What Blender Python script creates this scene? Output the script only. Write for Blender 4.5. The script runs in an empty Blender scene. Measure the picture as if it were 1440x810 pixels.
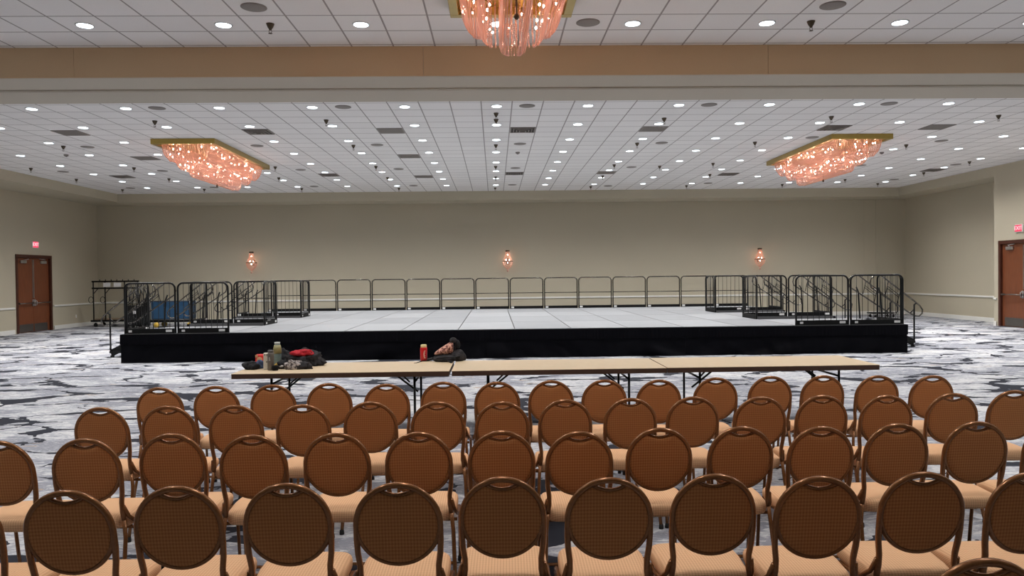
import bpy, math, random
from mathutils import Vector, Matrix, noise
PI = math.pi
sc = bpy.context.scene
COL = sc.collection

# ---------------------------------------------------------------- camera
EYE = 1.78
cam_d = bpy.data.cameras.new('camera')
cam = bpy.data.objects.new('camera', cam_d)
COL.objects.link(cam)
yaw, pitch, roll = 0.02257, -0.0155, -0.01124
fwd = Vector((math.sin(yaw)*math.cos(pitch), math.cos(yaw)*math.cos(pitch), math.sin(pitch)))
rgt = Vector((math.cos(yaw), -math.sin(yaw), 0))
upv = rgt.cross(fwd)
r2 = math.cos(roll)*rgt + math.sin(roll)*upv
u2 = -math.sin(roll)*rgt + math.cos(roll)*upv
m4 = Matrix(((r2.x, u2.x, -fwd.x, 0), (r2.y, u2.y, -fwd.y, 0), (r2.z, u2.z, -fwd.z, EYE), (0, 0, 0, 1)))
cam.matrix_world = m4
cam_d.sensor_width = 36
cam_d.lens = 36*1049/1440
cam_d.clip_end = 200
sc.camera = cam

# ---------------------------------------------------------------- light levels
EXPOSURE = 0.38
SPOT_W = 136.0          # each downlight
BULB_E = 74.0          # chandelier bulbs
wd = bpy.data.worlds.new('world')
sc.world = wd
wd.use_nodes = True
wd.node_tree.nodes['Background'].inputs[0].default_value = (0.5, 0.52, 0.56, 1)
wd.node_tree.nodes['Background'].inputs[1].default_value = 0.0
sc.view_settings.view_transform = 'Standard'
sc.view_settings.look = 'None'
sc.view_settings.exposure = EXPOSURE
sc.view_settings.gamma = 1
sc.view_settings.use_curve_mapping = False
sc.cycles.max_bounces = 14
sc.cycles.diffuse_bounces = 7
sc.cycles.transparent_max_bounces = 16

# ---------------------------------------------------------------- room measures (metres)
CEIL = 5.185
XL, XR = -16.35, 16.28          # left wall, right wall (the part with the door)
XRR = 17.3                      # recessed stretch of the right wall
YREC = 23.98                    # where the recess starts
YB, YN = 31.1, -5.0             # far wall, wall behind the viewer
SOF_L, SOF_B = -14.79, 29.7     # ceiling edge left and at the far end
GX, GY, TILE = 0.0705, 14.94, 0.6096
BEAM0, BEAM1, BEAMZ = 11.08, 12.66, 4.745

# ================================================================ materials
def lin(c):
    c = c/255.0
    return c/12.92 if c <= 0.04045 else ((c+0.055)/1.055)**2.4
def rgb(r, g, b):
    return (lin(r), lin(g), lin(b), 1)

class NT:
    def __init__(s, name):
        s.m = bpy.data.materials.new(name); s.m.use_nodes = True
        s.t = s.m.node_tree; s.b = s.t.nodes['Principled BSDF']; s.out = s.t.nodes['Material Output']
    def n(s, kind, **kw):
        nd = s.t.nodes.new(kind)
        for k, v in kw.items():
            if k.startswith('i_'):
                nd.inputs[k[2:].replace('_', ' ')].default_value = v
            else:
                setattr(nd, k, v)
        return nd
    def l(s, a, b): s.t.links.new(a, b)
    def math(s, op, a, b=None, c=None, clamp=False):
        nd = s.t.nodes.new('ShaderNodeMath'); nd.operation = op; nd.use_clamp = clamp
        for i, v in enumerate((a, b, c)):
            if v is None: continue
            if isinstance(v, (int, float)): nd.inputs[i].default_value = v
            else: s.l(v, nd.inputs[i])
        return nd.outputs[0]
    def mix(s, fac, a, b):
        nd = s.t.nodes.new('ShaderNodeMix'); nd.data_type = 'RGBA'
        for i, v in ((0, fac), (6, a), (7, b)):
            if isinstance(v, (int, float, tuple)): nd.inputs[i].default_value = v
            else: s.l(v, nd.inputs[i])
        return nd.outputs[2]
    def mapped(s, scale, kind='Object'):
        tc = s.t.nodes.new('ShaderNodeTexCoord'); mp = s.t.nodes.new('ShaderNodeMapping')
        mp.inputs['Scale'].default_value = scale
        s.l(tc.outputs[kind], mp.inputs['Vector'])
        return mp.outputs[0]
    def world(s):
        return s.t.nodes.new('ShaderNodeNewGeometry').outputs['Position']
    def noise(s, vec, scale, detail=3, rough=0.5):
        nd = s.t.nodes.new('ShaderNodeTexNoise')
        nd.inputs['Scale'].default_value = scale; nd.inputs['Detail'].default_value = detail
        nd.inputs['Roughness'].default_value = rough
        s.l(vec, nd.inputs['Vector'])
        return nd.outputs[0]
    def bump(s, h, strength, dist=0.01):
        nd = s.t.nodes.new('ShaderNodeBump'); nd.inputs['Strength'].default_value = strength
        nd.inputs['Distance'].default_value = dist
        s.l(h, nd.inputs['Height']); s.l(nd.outputs[0], s.b.inputs['Normal'])
    def set(s, base=None, rough=None, metal=None, spec=None):
        for k, v in (('Base Color', base), ('Roughness', rough), ('Metallic', metal), ('Specular IOR Level', spec)):
            if v is None: continue
            if isinstance(v, (int, float, tuple)): s.b.inputs[k].default_value = v
            else: s.l(v, s.b.inputs[k])

def simple(name, col, rough=0.5, metal=0.0, spec=0.5, var=0.06, scale=12, bump=0.0):
    t = NT(name)
    nz = t.noise(t.mapped((1, 1, 1)), scale)
    dark = tuple(c*(1-var*2) for c in col[:3])+(1,)
    lite = tuple(min(1, c*(1+var*2)) for c in col[:3])+(1,)
    t.set(base=t.mix(nz, dark, lite), rough=rough, metal=metal, spec=spec)
    if bump: t.bump(nz, bump)
    return t.m

def emit(name, col, strength, b=.8):
    t = NT(name)
    t.set(base=(b, b, b, 1))
    t.b.inputs['Emission Color'].default_value = col
    t.b.inputs['Emission Strength'].default_value = strength
    return t.m

def wall_mat(name, col):
    t = NT(name); w = t.world()
    a = t.noise(w, 60, 4, 0.7); b = t.noise(w, 0.7, 2)
    c1 = tuple(c*0.93 for c in col[:3])+(1,); c2 = tuple(c*1.06 for c in col[:3])+(1,)
    t.set(base=t.mix(t.math('ADD', t.math('MULTIPLY', a, 0.5), t.math('MULTIPLY', b, 0.5)), c1, c2), rough=0.75, spec=0.25)
    t.bump(a, 0.25, 0.004)
    return t.m
M = {}
M['wall'] = wall_mat('beige_wall_vinyl', rgb(186, 178, 158))
M['beam'] = wall_mat('brown_beam_vinyl', rgb(204, 176, 142))
M['soffit'] = wall_mat('grey_beige_paint', rgb(190, 182, 168))
M['trimwhite'] = simple('white_trim_paint', rgb(226, 225, 220), 0.4, var=0.02)

def ceiling_mat():
    t = NT('ceiling_tiles'); w = t.world()
    sp = t.n('ShaderNodeSeparateXYZ'); t.l(w, sp.inputs[0])
    def line(sock, off):
        u = t.math('ADD', t.math('DIVIDE', t.math('SUBTRACT', sock, off), TILE), 0.5)
        f = t.math('FRACT', t.math('ADD', u, 100.0))
        d = t.math('ABSOLUTE', t.math('SUBTRACT', f, 0.5))
        return t.math('GREATER_THAN', d, 0.5-0.012/TILE), u
    lx, ux = line(sp.outputs[0], GX); ly, uy = line(sp.outputs[1], GY)
    ln = t.math('MAXIMUM', lx, ly)
    cmb = t.n('ShaderNodeCombineXYZ')
    t.l(t.math('FLOOR', ux), cmb.inputs[0]); t.l(t.math('FLOOR', uy), cmb.inputs[1])
    wn = t.n('ShaderNodeTexWhiteNoise'); wn.noise_dimensions = '2D'; t.l(cmb.outputs[0], wn.inputs['Vector'])
    tile = t.mix(wn.outputs['Value'], rgb(233, 231, 230), rgb(238, 236, 235))
    sp2 = t.noise(w, 160, 3, 0.8)
    tile = t.mix(t.math('MULTIPLY', t.math('GREATER_THAN', sp2, 0.62), 0.25), tile, rgb(180, 176, 174))
    t.set(base=t.mix(ln, tile, rgb(160, 155, 153)), rough=0.85, spec=0.2)
    t.bump(t.math('SUBTRACT', sp2, t.math('MULTIPLY', ln, 2.0)), 0.2, 0.005)
    return t.m
M['ceiling'] = ceiling_mat()

def carpet_mat():
    t = NT('patterned_carpet'); w = t.world()
    def vec(sx, sy, dist, dscale):
        mp = t.n('ShaderNodeMapping'); mp.inputs['Scale'].default_value = (sx, sy, 1); t.l(w, mp.inputs[0])
        nz = t.n('ShaderNodeTexNoise'); nz.inputs['Scale'].default_value = dscale; nz.inputs['Detail'].default_value = 4
        t.l(mp.outputs[0], nz.inputs['Vector'])
        sub = t.n('ShaderNodeVectorMath', operation='SUBTRACT'); t.l(nz.outputs['Color'], sub.inputs[0]); sub.inputs[1].default_value = (0.5, 0.5, 0.5)
        scl = t.n('ShaderNodeVectorMath', operation='SCALE'); t.l(sub.outputs[0], scl.inputs[0]); scl.inputs['Scale'].default_value = dist
        add = t.n('ShaderNodeVectorMath', operation='ADD'); t.l(mp.outputs[0], add.inputs[0]); t.l(scl.outputs[0], add.inputs[1])
        return add.outputs[0]
    fine = t.noise(vec(1.7, 5.0, 0.6, 2.0), 2.2, 4, 0.68)       # ragged sideways streaks
    big = t.noise(vec(0.35, 0.55, 0.5, 2.0), 1.2, 2, 0.5)      # broad regions
    mid = t.noise(vec(0.9, 1.7, 0.6, 2.0), 1.3, 3, 0.55)
    region = t.math('ADD', t.math('ADD', t.math('MULTIPLY', big, 0.9), t.math('MULTIPLY', mid, 0.7)), t.math('MULTIPLY', fine, 0.55))
    cr = t.n('ShaderNodeValToRGB'); e = cr.color_ramp; e.interpolation = 'CONSTANT'
    e.elements[0].position = 0.0; e.elements[0].color = rgb(138, 140, 149)
    e.elements[1].position = 0.488; e.elements[1].color = rgb(156, 158, 166)
    for p, c in ((0.506, rgb(194, 195, 198)), (0.53, rgb(162, 164, 171)), (0.556, rgb(200, 200, 201)), (0.61, rgb(190, 183, 174)), (0.625, rgb(198, 198, 200))):
        x = e.elements.new(p); x.color = c
    t.l(t.math('DIVIDE', region, 2.15), cr.inputs[0])
    col = cr.outputs[0]
    st = t.math('GREATER_THAN', fine, 0.60)
    col = t.mix(t.math('MULTIPLY', st, 0.55), col, rgb(214, 214, 213))
    rag = t.noise(vec(3.0, 9.0, 0.5, 3.0), 4.0, 3, 0.7)
    col = t.mix(t.math('MULTIPLY', t.math('GREATER_THAN', rag, 0.54), 0.38), col, rgb(150, 152, 160))
    col = t.mix(t.math('MULTIPLY', t.math('LESS_THAN', rag, 0.42), 0.5), col, rgb(212, 212, 212))
    # tan flecks
    tn = t.noise(vec(0.8, 2.2, 0.6, 2.0), 1.6, 4, 0.6)
    col = t.mix(t.math('MULTIPLY', t.math('GREATER_THAN', tn, 0.665), 0.9), col, rgb(168, 152, 136))
    # dark broken veins
    vo = t.n('ShaderNodeTexVoronoi'); vo.feature = 'DISTANCE_TO_EDGE'; vo.inputs['Scale'].default_value = 1.0
    t.l(vec(0.72, 1.25, 0.6, 1.8), vo.inputs['Vector'])
    msk = t.noise(vec(0.5, 0.8, 0.3, 2.0), 1.9, 3, 0.6)
    wdt = t.math('MAXIMUM', t.math('MULTIPLY', t.math('SUBTRACT', msk, 0.475), 0.85), t.math('MULTIPLY', t.math('GREATER_THAN', msk, 0.44), 0.016))
    dk = t.math('LESS_THAN', vo.outputs['Distance'], wdt)
    col = t.mix(dk, col, rgb(44, 46, 54))
    pile = t.noise(w, 380, 2, 0.7)
    col = t.mix(t.math('MULTIPLY', pile, 0.35), col, t.mix(0.5, col, rgb(60, 60, 66)))
    t.set(base=col, rough=0.95, spec=0.12)
    t.bump(pile, 0.3, 0.004)
    return t.m
M['carpet'] = carpet_mat()

def fabric_mat(name, c1, c2, s=(78, 78, 78)):
    t = NT(name); v = t.mapped(s)
    sp = t.n('ShaderNodeSeparateXYZ'); t.l(v, sp.inputs[0])
    a = t.math('ADD', sp.outputs[0], sp.outputs[1])
    w1 = t.math('SINE', t.math('MULTIPLY', t.math('ADD', a, sp.outputs[2]), 3.0))
    w2 = t.math('SINE', t.math('MULTIPLY', t.math('SUBTRACT', t.math('SUBTRACT', sp.outputs[0], sp.outputs[1]), sp.outputs[2]), 3.0))
    pr = t.math('MULTIPLY', w1, w2)
    f = t.math('ADD', t.math('MULTIPLY', pr, 0.5), 0.5)
    nz = t.noise(t.mapped((1, 1, 1)), 6, 3)
    col = t.mix(f, c1, c2)
    col = t.mix(t.math('MULTIPLY', nz, 0.18), col, c1)
    t.set(base=col, rough=0.85, spec=0.2)
    t.bump(f, 0.2, 0.002)
    return t.m
M['fabric'] = fabric_mat('tan_woven_upholstery', rgb(194, 150, 112), rgb(230, 188, 148))
M['fabricshade'] = fabric_mat('tan_shaded_upholstery', rgb(162, 104, 62), rgb(200, 140, 90))  # same tan cloth as the seat, with the backs' shade put into its colour
def bronze():
    t = NT('bronze_powder_coat')
    nz = t.noise(t.mapped((1, 1, 1)), 90, 3)
    t.set(base=t.mix(nz, rgb(116, 74, 42), rgb(150, 102, 62)), rough=0.24, metal=0.45)
    return t.m
M['bronze'] = bronze()
M['black'] = simple('black_gloss_metal', rgb(8, 8, 8), 0.3, 0.0, 0.3)
M['railtop'] = simple('highlit_black_tube', rgb(72, 68, 64), 0.2, 0.85)  # black tube, base lightened to put its highlights into the colour
M['handrail'] = simple('highlit_handrail', rgb(112, 108, 104), 0.16, 0.95)  # lighter again: the silver highlights of the dark handrail are in the base colour
M['blackmatte'] = simple('black_matte', rgb(10, 10, 11), 0.6, 0.0, 0.2)
M['chrome'] = simple('satin_chrome', rgb(190, 190, 190), 0.3, 0.9)
M['sticker'] = simple('white_sticker', rgb(205, 205, 205), 0.5)
M['rubber'] = simple('black_rubber', rgb(20, 20, 20), 0.8)
M['brass'] = simple('polished_brass', rgb(176, 152, 84), 0.28, 0.85)
M['lens'] = emit('downlight_lens', (0.80, 0.92, 1.0, 1), 5.0)
M['ring'] = simple('white_trim_ring', rgb(200, 200, 200), 0.4)
M['grille'] = simple('grey_speaker_grille', rgb(138, 132, 128), 0.7, var=0.1, scale=120)
M['vent'] = simple('grey_vent', rgb(128, 121, 116), 0.6)
M['ventdark'] = simple('dark_vent_throat', rgb(58, 54, 52), 0.8)
M['sprink'] = simple('dull_brass_sprinkler', rgb(86, 76, 62), 0.4, 0.6)
M['bulb'] = emit('warm_bulb', (1.0, 0.64, 0.50, 1), BULB_E)
M['exitface'] = emit('red_exit_face', (1.0, 0.07, 0.15, 1), 0.75, 0)
M['exitletters'] = emit('pale_exit_letters', (1.0, 0.62, 0.66, 1), 1.0, 0)

def crystal():
    t = NT('peach_crystal_beads')
    t.t.nodes.remove(t.b)
    tr = t.n('ShaderNodeBsdfTranslucent'); tr.inputs[0].default_value = (1.0, 0.66, 0.54, 1)
    gl = t.n('ShaderNodeBsdfGlossy'); gl.inputs['Color'].default_value = (1.0, 0.86, 0.80, 1); gl.inputs['Roughness'].default_value = 0.12
    tp = t.n('ShaderNodeBsdfTransparent'); tp.inputs[0].default_value = (1.0, 0.93, 0.9, 1)
    df = t.n('ShaderNodeBsdfDiffuse'); df.inputs[0].default_value = (0.95, 0.62, 0.50, 1)
    a = t.n('ShaderNodeMixShader'); a.inputs[0].default_value = 0.4; t.l(tr.outputs[0], a.inputs[1]); t.l(df.outputs[0], a.inputs[2])
    b = t.n('ShaderNodeMixShader'); b.inputs[0].default_value = 0.38; t.l(a.outputs[0], b.inputs[1]); t.l(gl.outputs[0], b.inputs[2])
    c = t.n('ShaderNodeMixShader'); c.inputs[0].default_value = 0.3; t.l(b.outputs[0], c.inputs[1]); t.l(tp.outputs[0], c.inputs[2])
    t.l(c.outputs[0], t.out.inputs[0])
    return t.m
M['crystal'] = crystal()

def wood_mat(name, c1, c2):
    t = NT(name); v = t.mapped((9, 9, 0.7))
    nz = t.noise(v, 3, 5, 0.6)
    t.set(base=t.mix(nz, c1, c2), rough=0.35, spec=0.4)
    return t.m
M['doorwood'] = wood_mat('cherry_veneer', rgb(88, 46, 28), rgb(136, 78, 48))
M['doorframe'] = wood_mat('dark_door_frame', rgb(58, 30, 22), rgb(82, 44, 32))
M['kick'] = simple('kick_plate', rgb(110, 105, 100), 0.35, 0.8)
M['tabletop'] = simple('sand_laminate', rgb(192, 172, 142), 0.5, var=0.03)
M['tableedge'] = simple('brown_table_edge', rgb(66, 44, 32), 0.45)

def deck_mat():
    t = NT('grey_deck_surface'); w = t.world()
    oi = t.n('ShaderNodeObjectInfo')
    mp = t.n('ShaderNodeMapping'); mp.inputs['Scale'].default_value = (0.8, 4, 1); t.l(w, mp.inputs[0])
    nz = t.noise(mp.outputs[0], 1.6, 5, 0.6)
    f = t.math('ADD', t.math('MULTIPLY', nz, 0.6), t.math('MULTIPLY', oi.outputs['Random'], 0.4))
    t.set(base=t.mix(f, rgb(102, 104, 108), rgb(140, 142, 145)), rough=0.6, spec=0.3)
    return t.m
M['deck'] = deck_mat()
M['alu'] = simple('aluminium_edge', rgb(84, 84, 86), 0.5, 0.4)
def skirt_mat():
    t = NT('black_skirt_cloth'); v = t.mapped((1, 1, 1))
    nz = t.noise(v, 220, 2, 0.7); n2 = t.noise(v, 2.0, 2)
    t.set(base=t.mix(n2, rgb(7, 7, 11), rgb(13, 13, 18)), rough=0.55, spec=0.05)
    t.bump(nz, 0.15, 0.002)
    return t.m
M['skirt'] = skirt_mat()

# ================================================================ geometry helpers
class MB:
    def __init__(s): s.v = []; s.f = []; s.mi = []; s.sm = []
    def add(s, vs, fs, mi=0, smooth=False):
        o = len(s.v); s.v += [tuple(v) for v in vs]
        for f in fs:
            s.f.append([i+o for i in f]); s.mi.append(mi); s.sm.append(smooth)
        return s
    def box(s, x0, x1, y0, y1, z0, z1, mi=0, bev=0.0):
        if x0 > x1: x0, x1 = x1, x0
        if y0 > y1: y0, y1 = y1, y0
        if z0 > z1: z0, z1 = z1, z0
        if bev <= 0:
            vs = [(x, y, z) for z in (z0, z1) for y in (y0, y1) for x in (x0, x1)]
            return s.add(vs, [(0, 2, 3, 1), (4, 5, 7, 6), (0, 1, 5, 4), (2, 6, 7, 3), (0, 4, 6, 2), (1, 3, 7, 5)], mi)
        b = min(bev, (x1-x0)/2.01, (y1-y0)/2.01, (z1-z0)/2.01)
        def ring(d, z):
            return [(x0+b, y0+d, z), (x1-b, y0+d, z), (x1-d, y0+b, z), (x1-d, y1-b, z), (x1-b, y1-d, z), (x0+b, y1-d, z), (x0+d, y1-b, z), (x0+d, y0+b, z)]
        vs = ring(b*.9, z0)+ring(0, z0+b)+ring(0, z1-b)+ring(b*.9, z1)
        fs = [tuple(range(7, -1, -1)), tuple(range(24, 32))]
        for k in range(3):
            for i in range(8):
                j = (i+1) % 8
                fs.append((k*8+i, k*8+j, k*8+8+j, k*8+8+i))
        return s.add(vs, fs, mi)
    def tube(s, pts, r, n=8, closed=False, mi=0, cap=True):
        P = [Vector(p) for p in pts]; N = len(P)
        rr = r if isinstance(r, (list, tuple)) else [r]*N
        T = []
        for i in range(N):
            if closed: d = P[(i+1) % N]-P[i-1]
            elif i == 0: d = P[1]-P[0]
            elif i == N-1: d = P[-1]-P[-2]
            else: d = (P[i+1]-P[i]).normalized()+(P[i]-P[i-1]).normalized()
            T.append(d.normalized() if d.length > 1e-9 else Vector((0, 0, 1)))
        a = Vector((0, 0, 1)) if abs(T[0].z) < 0.9 else Vector((0, 1, 0))
        u = T[0].cross(a).normalized(); vs = []
        for i in range(N):
            u = (u-T[i]*u.dot(T[i])).normalized(); w = T[i].cross(u)
            for k in range(n):
                an = 2*PI*k/n
                vs.append(P[i]+(u*math.cos(an)+w*math.sin(an))*rr[i])
        fs = []
        for i in range(N if closed else N-1):
            j = (i+1) % N
            for k in range(n):
                l = (k+1) % n
                fs.append((i*n+k, i*n+l, j*n+l, j*n+k))
        if not closed and cap:
            fs.append(tuple(range(n-1, -1, -1))); fs.append(tuple(range((N-1)*n, N*n)))
        return s.add(vs, fs, mi, True)
    def lathe(s, prof, c=(0, 0, 0), n=16, mi=0, axis='z', smooth=True):
        vs = []
        for r, h in prof:
            for k in range(n):
                a = 2*PI*k/n; x, y = r*math.cos(a), r*math.sin(a)
                if axis == 'z': vs.append((c[0]+x, c[1]+y, c[2]+h))
                elif axis == 'y': vs.append((c[0]+x, c[1]+h, c[2]+y))
                else: vs.append((c[0]+h, c[1]+x, c[2]+y))
        fs = []
        for i in range(len(prof)-1):
            for k in range(n):
                l = (k+1) % n
                fs.append((i*n+k, i*n+l, i*n+n+l, i*n+n+k))
        fs.append(tuple(range(n-1, -1, -1))); m = len(prof)-1
        fs.append(tuple(range(m*n, m*n+n)))
        return s.add(vs, fs, mi, smooth)
    def bead(s, c, r, mi=0):
        x, y, z = c
        return s.add([(x+r, y, z), (x, y+r, z), (x-r, y, z), (x, y-r, z), (x, y, z+r*1.25), (x, y, z-r*1.25)],
                     [(0, 1, 4), (1, 2, 4), (2, 3, 4), (3, 0, 4), (1, 0, 5), (2, 1, 5), (3, 2, 5), (0, 3, 5)], mi)
    def mesh(s, name, mats):
        me = bpy.data.meshes.new(name); me.from_pydata(s.v, [], s.f)
        for m in (mats if isinstance(mats, (list, tuple)) else [mats]): me.materials.append(m)
        me.polygons.foreach_set('material_index', s.mi)
        me.polygons.foreach_set('use_smooth', s.sm)
        me.update(); me.validate()
        return me
    def build(s, name, mats, parent=None, loc=(0, 0, 0), rz=0):
        o = bpy.data.objects.new(name, s.mesh(name, mats)); COL.objects.link(o)
        o.location = loc; o.rotation_euler = (0, 0, rz)
        if parent: o.parent = parent
        return o

def props(o, label=None, cat=None, group=None, kind=None):
    if label: o['label'] = label
    if cat: o['category'] = cat
    if group: o['group'] = group
    if kind: o['kind'] = kind
    return o
def thing(name, label, cat, loc=(0, 0, 0), rz=0, group=None):
    o = bpy.data.objects.new(name, None); COL.objects.link(o)
    o.empty_display_size = 0.1
    o.location = loc; o.rotation_euler = (0, 0, rz)
    return props(o, label, cat, group)
def struct(mb, name, mats, parent=None):
    o = mb.build(name, mats, parent)
    if not parent: o['kind'] = 'structure'
    return o
KIDS = {}
def dup(root, loc, rz=0, label=None, group=None):
    r = root.copy(); COL.objects.link(r); r.location = loc; r.rotation_euler = (0, 0, rz)
    if label: r['label'] = label
    if group: r['group'] = group
    def rec(src, dst):
        for ch in list(src.children):
            c = ch.copy(); COL.objects.link(c); c.parent = dst
            rec(ch, c)
    rec(root, r)
    return r
WORDS = ['first', 'second', 'third', 'fourth', 'fifth', 'sixth', 'seventh', 'eighth', 'ninth', 'tenth', 'eleventh', 'twelfth', 'thirteenth', 'fourteenth', 'fifteenth', 'sixteenth']
def place(i, n):
    """in words, counted from the nearer end of the row"""
    if i == 0: return 'leftmost'
    if i == n-1: return 'rightmost'
    if n % 2 and i == n//2: return 'middle one'
    return WORDS[i]+' from left' if i < n/2 else WORDS[n-1-i]+' from right'

def arc(cx, cz, r, a0, a1, n):
    return [(cx+r*math.cos(a0+(a1-a0)*i/n), cz+r*math.sin(a0+(a1-a0)*i/n)) for i in range(n+1)]
def unpix(x, y, z=None, X=None, Y=None):
    """where the sight line through a point of the photograph meets a plane of the room"""
    d = fwd*1049 + r2*(x-720) - u2*(y-405)
    if z is not None: t = (z-EYE)/d.z
    elif X is not None: t = X/d.x
    else: t = Y/d.y
    return Vector((d.x*t, d.y*t, EYE+d.z*t))

# ================================================================ ROOM
struct(MB().box(XL-.3, XRR+.3, YN-.3, YB+.3, -0.1, 0), 'floor', M['carpet'])
struct(MB().box(XL-.3, XRR+.3, YN-.3, YB+.3, CEIL, CEIL+0.1), 'ceiling', M['ceiling'])
D1Y0, D1Y1, D1H = 25.84, 27.86, 2.70
D2Y0, D2Y1, D2H = 21.55, 23.72, 2.72
w = MB()
w.box(XL-.2, XL, YN, D1Y0, 0, CEIL); w.box(XL-.2, XL, D1Y1, YB, 0, CEIL); w.box(XL-.2, XL, D1Y0, D1Y1, D1H, CEIL)
struct(w, 'wall_left', M['wall'])
w = MB()
w.box(XR, XR+.3, YN, D2Y0, 0, CEIL); w.box(XR, XR+.3, D2Y1, YREC, 0, CEIL); w.box(XR, XR+.3, D2Y0, D2Y1, D2H, CEIL)
w.box(XR+.3, XRR+.25, YREC-.2, YREC, 0, CEIL); w.box(XRR, XRR+.25, YREC, YB, 0, CEIL)
struct(w, 'wall_right', M['wall'])
struct(MB().box(XL-.2, XRR+.25, YB, YB+.2, 0, CEIL), 'wall_far', M['wall'])
struct(MB().box(XL-.2, XR+.3, YN-.2, YN, 0, CEIL), 'wall_near', M['wall'])
# soffits round the ceiling
struct(MB().box(XL, SOF_L, YN, YB, 4.87, CEIL), 'trim_1', M['wall'])
struct(MB().box(SOF_L, XR, SOF_B, YB, 4.84, CEIL), 'trim_2', M['wall'])
struct(MB().box(XR, XRR, YREC, YB, 4.86, CEIL), 'trim_3', M['wall'])
# dropped beam across the hall with its partition track
b = MB()
b.box(SOF_L, XR, BEAM0, BEAM1, BEAMZ, CEIL)
bm = struct(b, 'trim_4', M['soffit'])
f = MB()
xs = [SOF_L, -11.2, -6.1, -1.02, 4.1, 9.2, XR]
for a, c in zip(xs[:-1], xs[1:]):
    f.box(a+.003, c-.003, BEAM0-.02, BEAM0, BEAMZ+.004, CEIL-.002)
o = struct(f, 'beam_face', M['beam'], bm)
ty = 11.80
f = MB(); f.box(SOF_L, XR, ty-.05, ty-.012, BEAMZ-.02, BEAMZ); f.box(SOF_L, XR, ty+.012, ty+.05, BEAMZ-.02, BEAMZ)
struct(f, 'partition_track', M['soffit'], bm)
f = MB(); f.box(SOF_L, XR, ty-.012, ty+.012, BEAMZ-.004, BEAMZ+.0)
struct(f, 'track_slot', M['tableedge'], bm)
# chair rail and skirting
def rail_prof(mb, kind, a0, a1, at, axis, sgn):
    segs = ((0.845, 0.915, .022), (0.86, 0.90, .038)) if kind == 'rail' else ((0, 0.15, .018), (0, 0.13, .024))
    for z0, z1, d in segs:
        if axis == 'x': mb.box(a0, a1, at, at+sgn*d, z0, z1)
        else: mb.box(at, at+sgn*d, a0, a1, z0, z1)
n = 5
for kind, nm in (('rail', 'trim'), ('base', 'baseboard')):
    for side, segs in (('left', [(YN, D1Y0-.12), (D1Y1+.12, YB)]), ('right', [(YN, D2Y0-.12), (D2Y1+.12, YREC)])):
        mb = MB()
        for a0, a1 in segs: rail_prof(mb, kind, a0, a1, XL if side == 'left' else XR, 'y', 1 if side == 'left' else -1)
        if side == 'right':
            rail_prof(mb, kind, YREC, YB, XRR, 'y', -1); rail_prof(mb, kind, XR, XRR, YREC, 'x', 1)
        struct(mb, 'trim_%d' % n if kind == 'rail' else 'baseboard_'+side, M['trimwhite'])
        if kind == 'rail': n += 1
    mb = MB(); rail_prof(mb, kind, XL, XRR, YB, 'x', -1)
    struct(mb, 'trim_%d' % n if kind == 'rail' else 'baseboard_far', M['trimwhite'])
    if kind == 'rail': n += 1
# narrow pilaster on the far wall where the partition panels end
struct(MB().box(16.05, 16.09, YB-.03, YB, 0.92, 4.84).box(15.55, 15.565, YB-.01, YB, .92, 4.84), 'trim_%d' % n, M['wall'])

# ---- double doors
def double_door(idx, X, y0, y1, h, s):
    """s = direction into the room along x"""
    root = bpy.data.objects.new('door_%d' % idx, None); COL.objects.link(root); root['kind'] = 'structure'
    root.location = (X, (y0+y1)/2, 0)
    W = y1-y0; hw = W/2
    def X_(a): return s*a
    f = MB(); t = .10
    f.box(X_(-.2), X_(.03), -hw-.02, -hw+t-.02, 0, h+.02); f.box(X_(-.2), X_(.03), hw-t+.02, hw+.02, 0, h+.02)
    f.box(X_(-.2), X_(.032), -hw-.02, hw+.02, h-t+.02, h+.03)
    f.build('door_frame', M['doorframe'], root)
    iw = hw-t+.02
    for sg in (-1, 1):
        a, c = (0.004, iw-.004) if sg > 0 else (-iw+.004, -0.004)
        lf = MB().box(X_(-.09), X_(-.04), a, c, .015, h-t+.015, bev=.003).build('door_leaf', M['doorwood'], root)
        MB().box(X_(-.04), X_(-.035), a+.03*(1 if sg > 0 else 4), c-.03*(4 if sg > 0 else 1), .03, .30).build('kick_plate', M['kick'], lf)
        p = MB(); yb0 = .05*sg; yb1 = (iw-.06)*sg
        p.box(X_(-.04), X_(.035), yb0, yb0+.05*sg, 1.0, 1.06); p.box(X_(-.04), X_(.035), yb1-.05*sg, yb1, 1.0, 1.06)
        p.tube([(X_(.045), yb0, 1.03), (X_(.045), yb1, 1.03)], .018, 10)
        p.build('push_bar', M['kick'], lf)
        q = MB(); q.box(X_(-.04), X_(.0), .03*sg, .075*sg, .92, 1.16, bev=.008)
        q.tube([(X_(-.03), .055*sg, 1.14), (X_(.05), .055*sg, 1.1), (X_(.05), .055*sg, .96), (X_(-.03), .055*sg, .93)], .012, 8)
        q.build('door_handle', M['chrome'], lf)
        MB().box(X_(-.04), X_(-.02), .02*sg, .04*sg, 1.2, h-.14).build('latch_rod', M['chrome'], lf)
        k = MB(); yc = sg*iw*.62
        k.box(X_(-.04), X_(.02), yc-.16, yc+.16, h-.27, h-.17, bev=.01)
        k.tube([(X_(.0), yc, h-.16), (X_(.12), yc-.1*sg, h-.13), (X_(.0), yc-.25*sg, h-.10)], .01, 6)
        k.build('door_closer', M['chrome'], lf)
    return root
double_door(1, XL, D1Y0, D1Y1, D1H, 1)
double_door(2, XR, D2Y0, D2Y1, D2H, -1)
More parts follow.
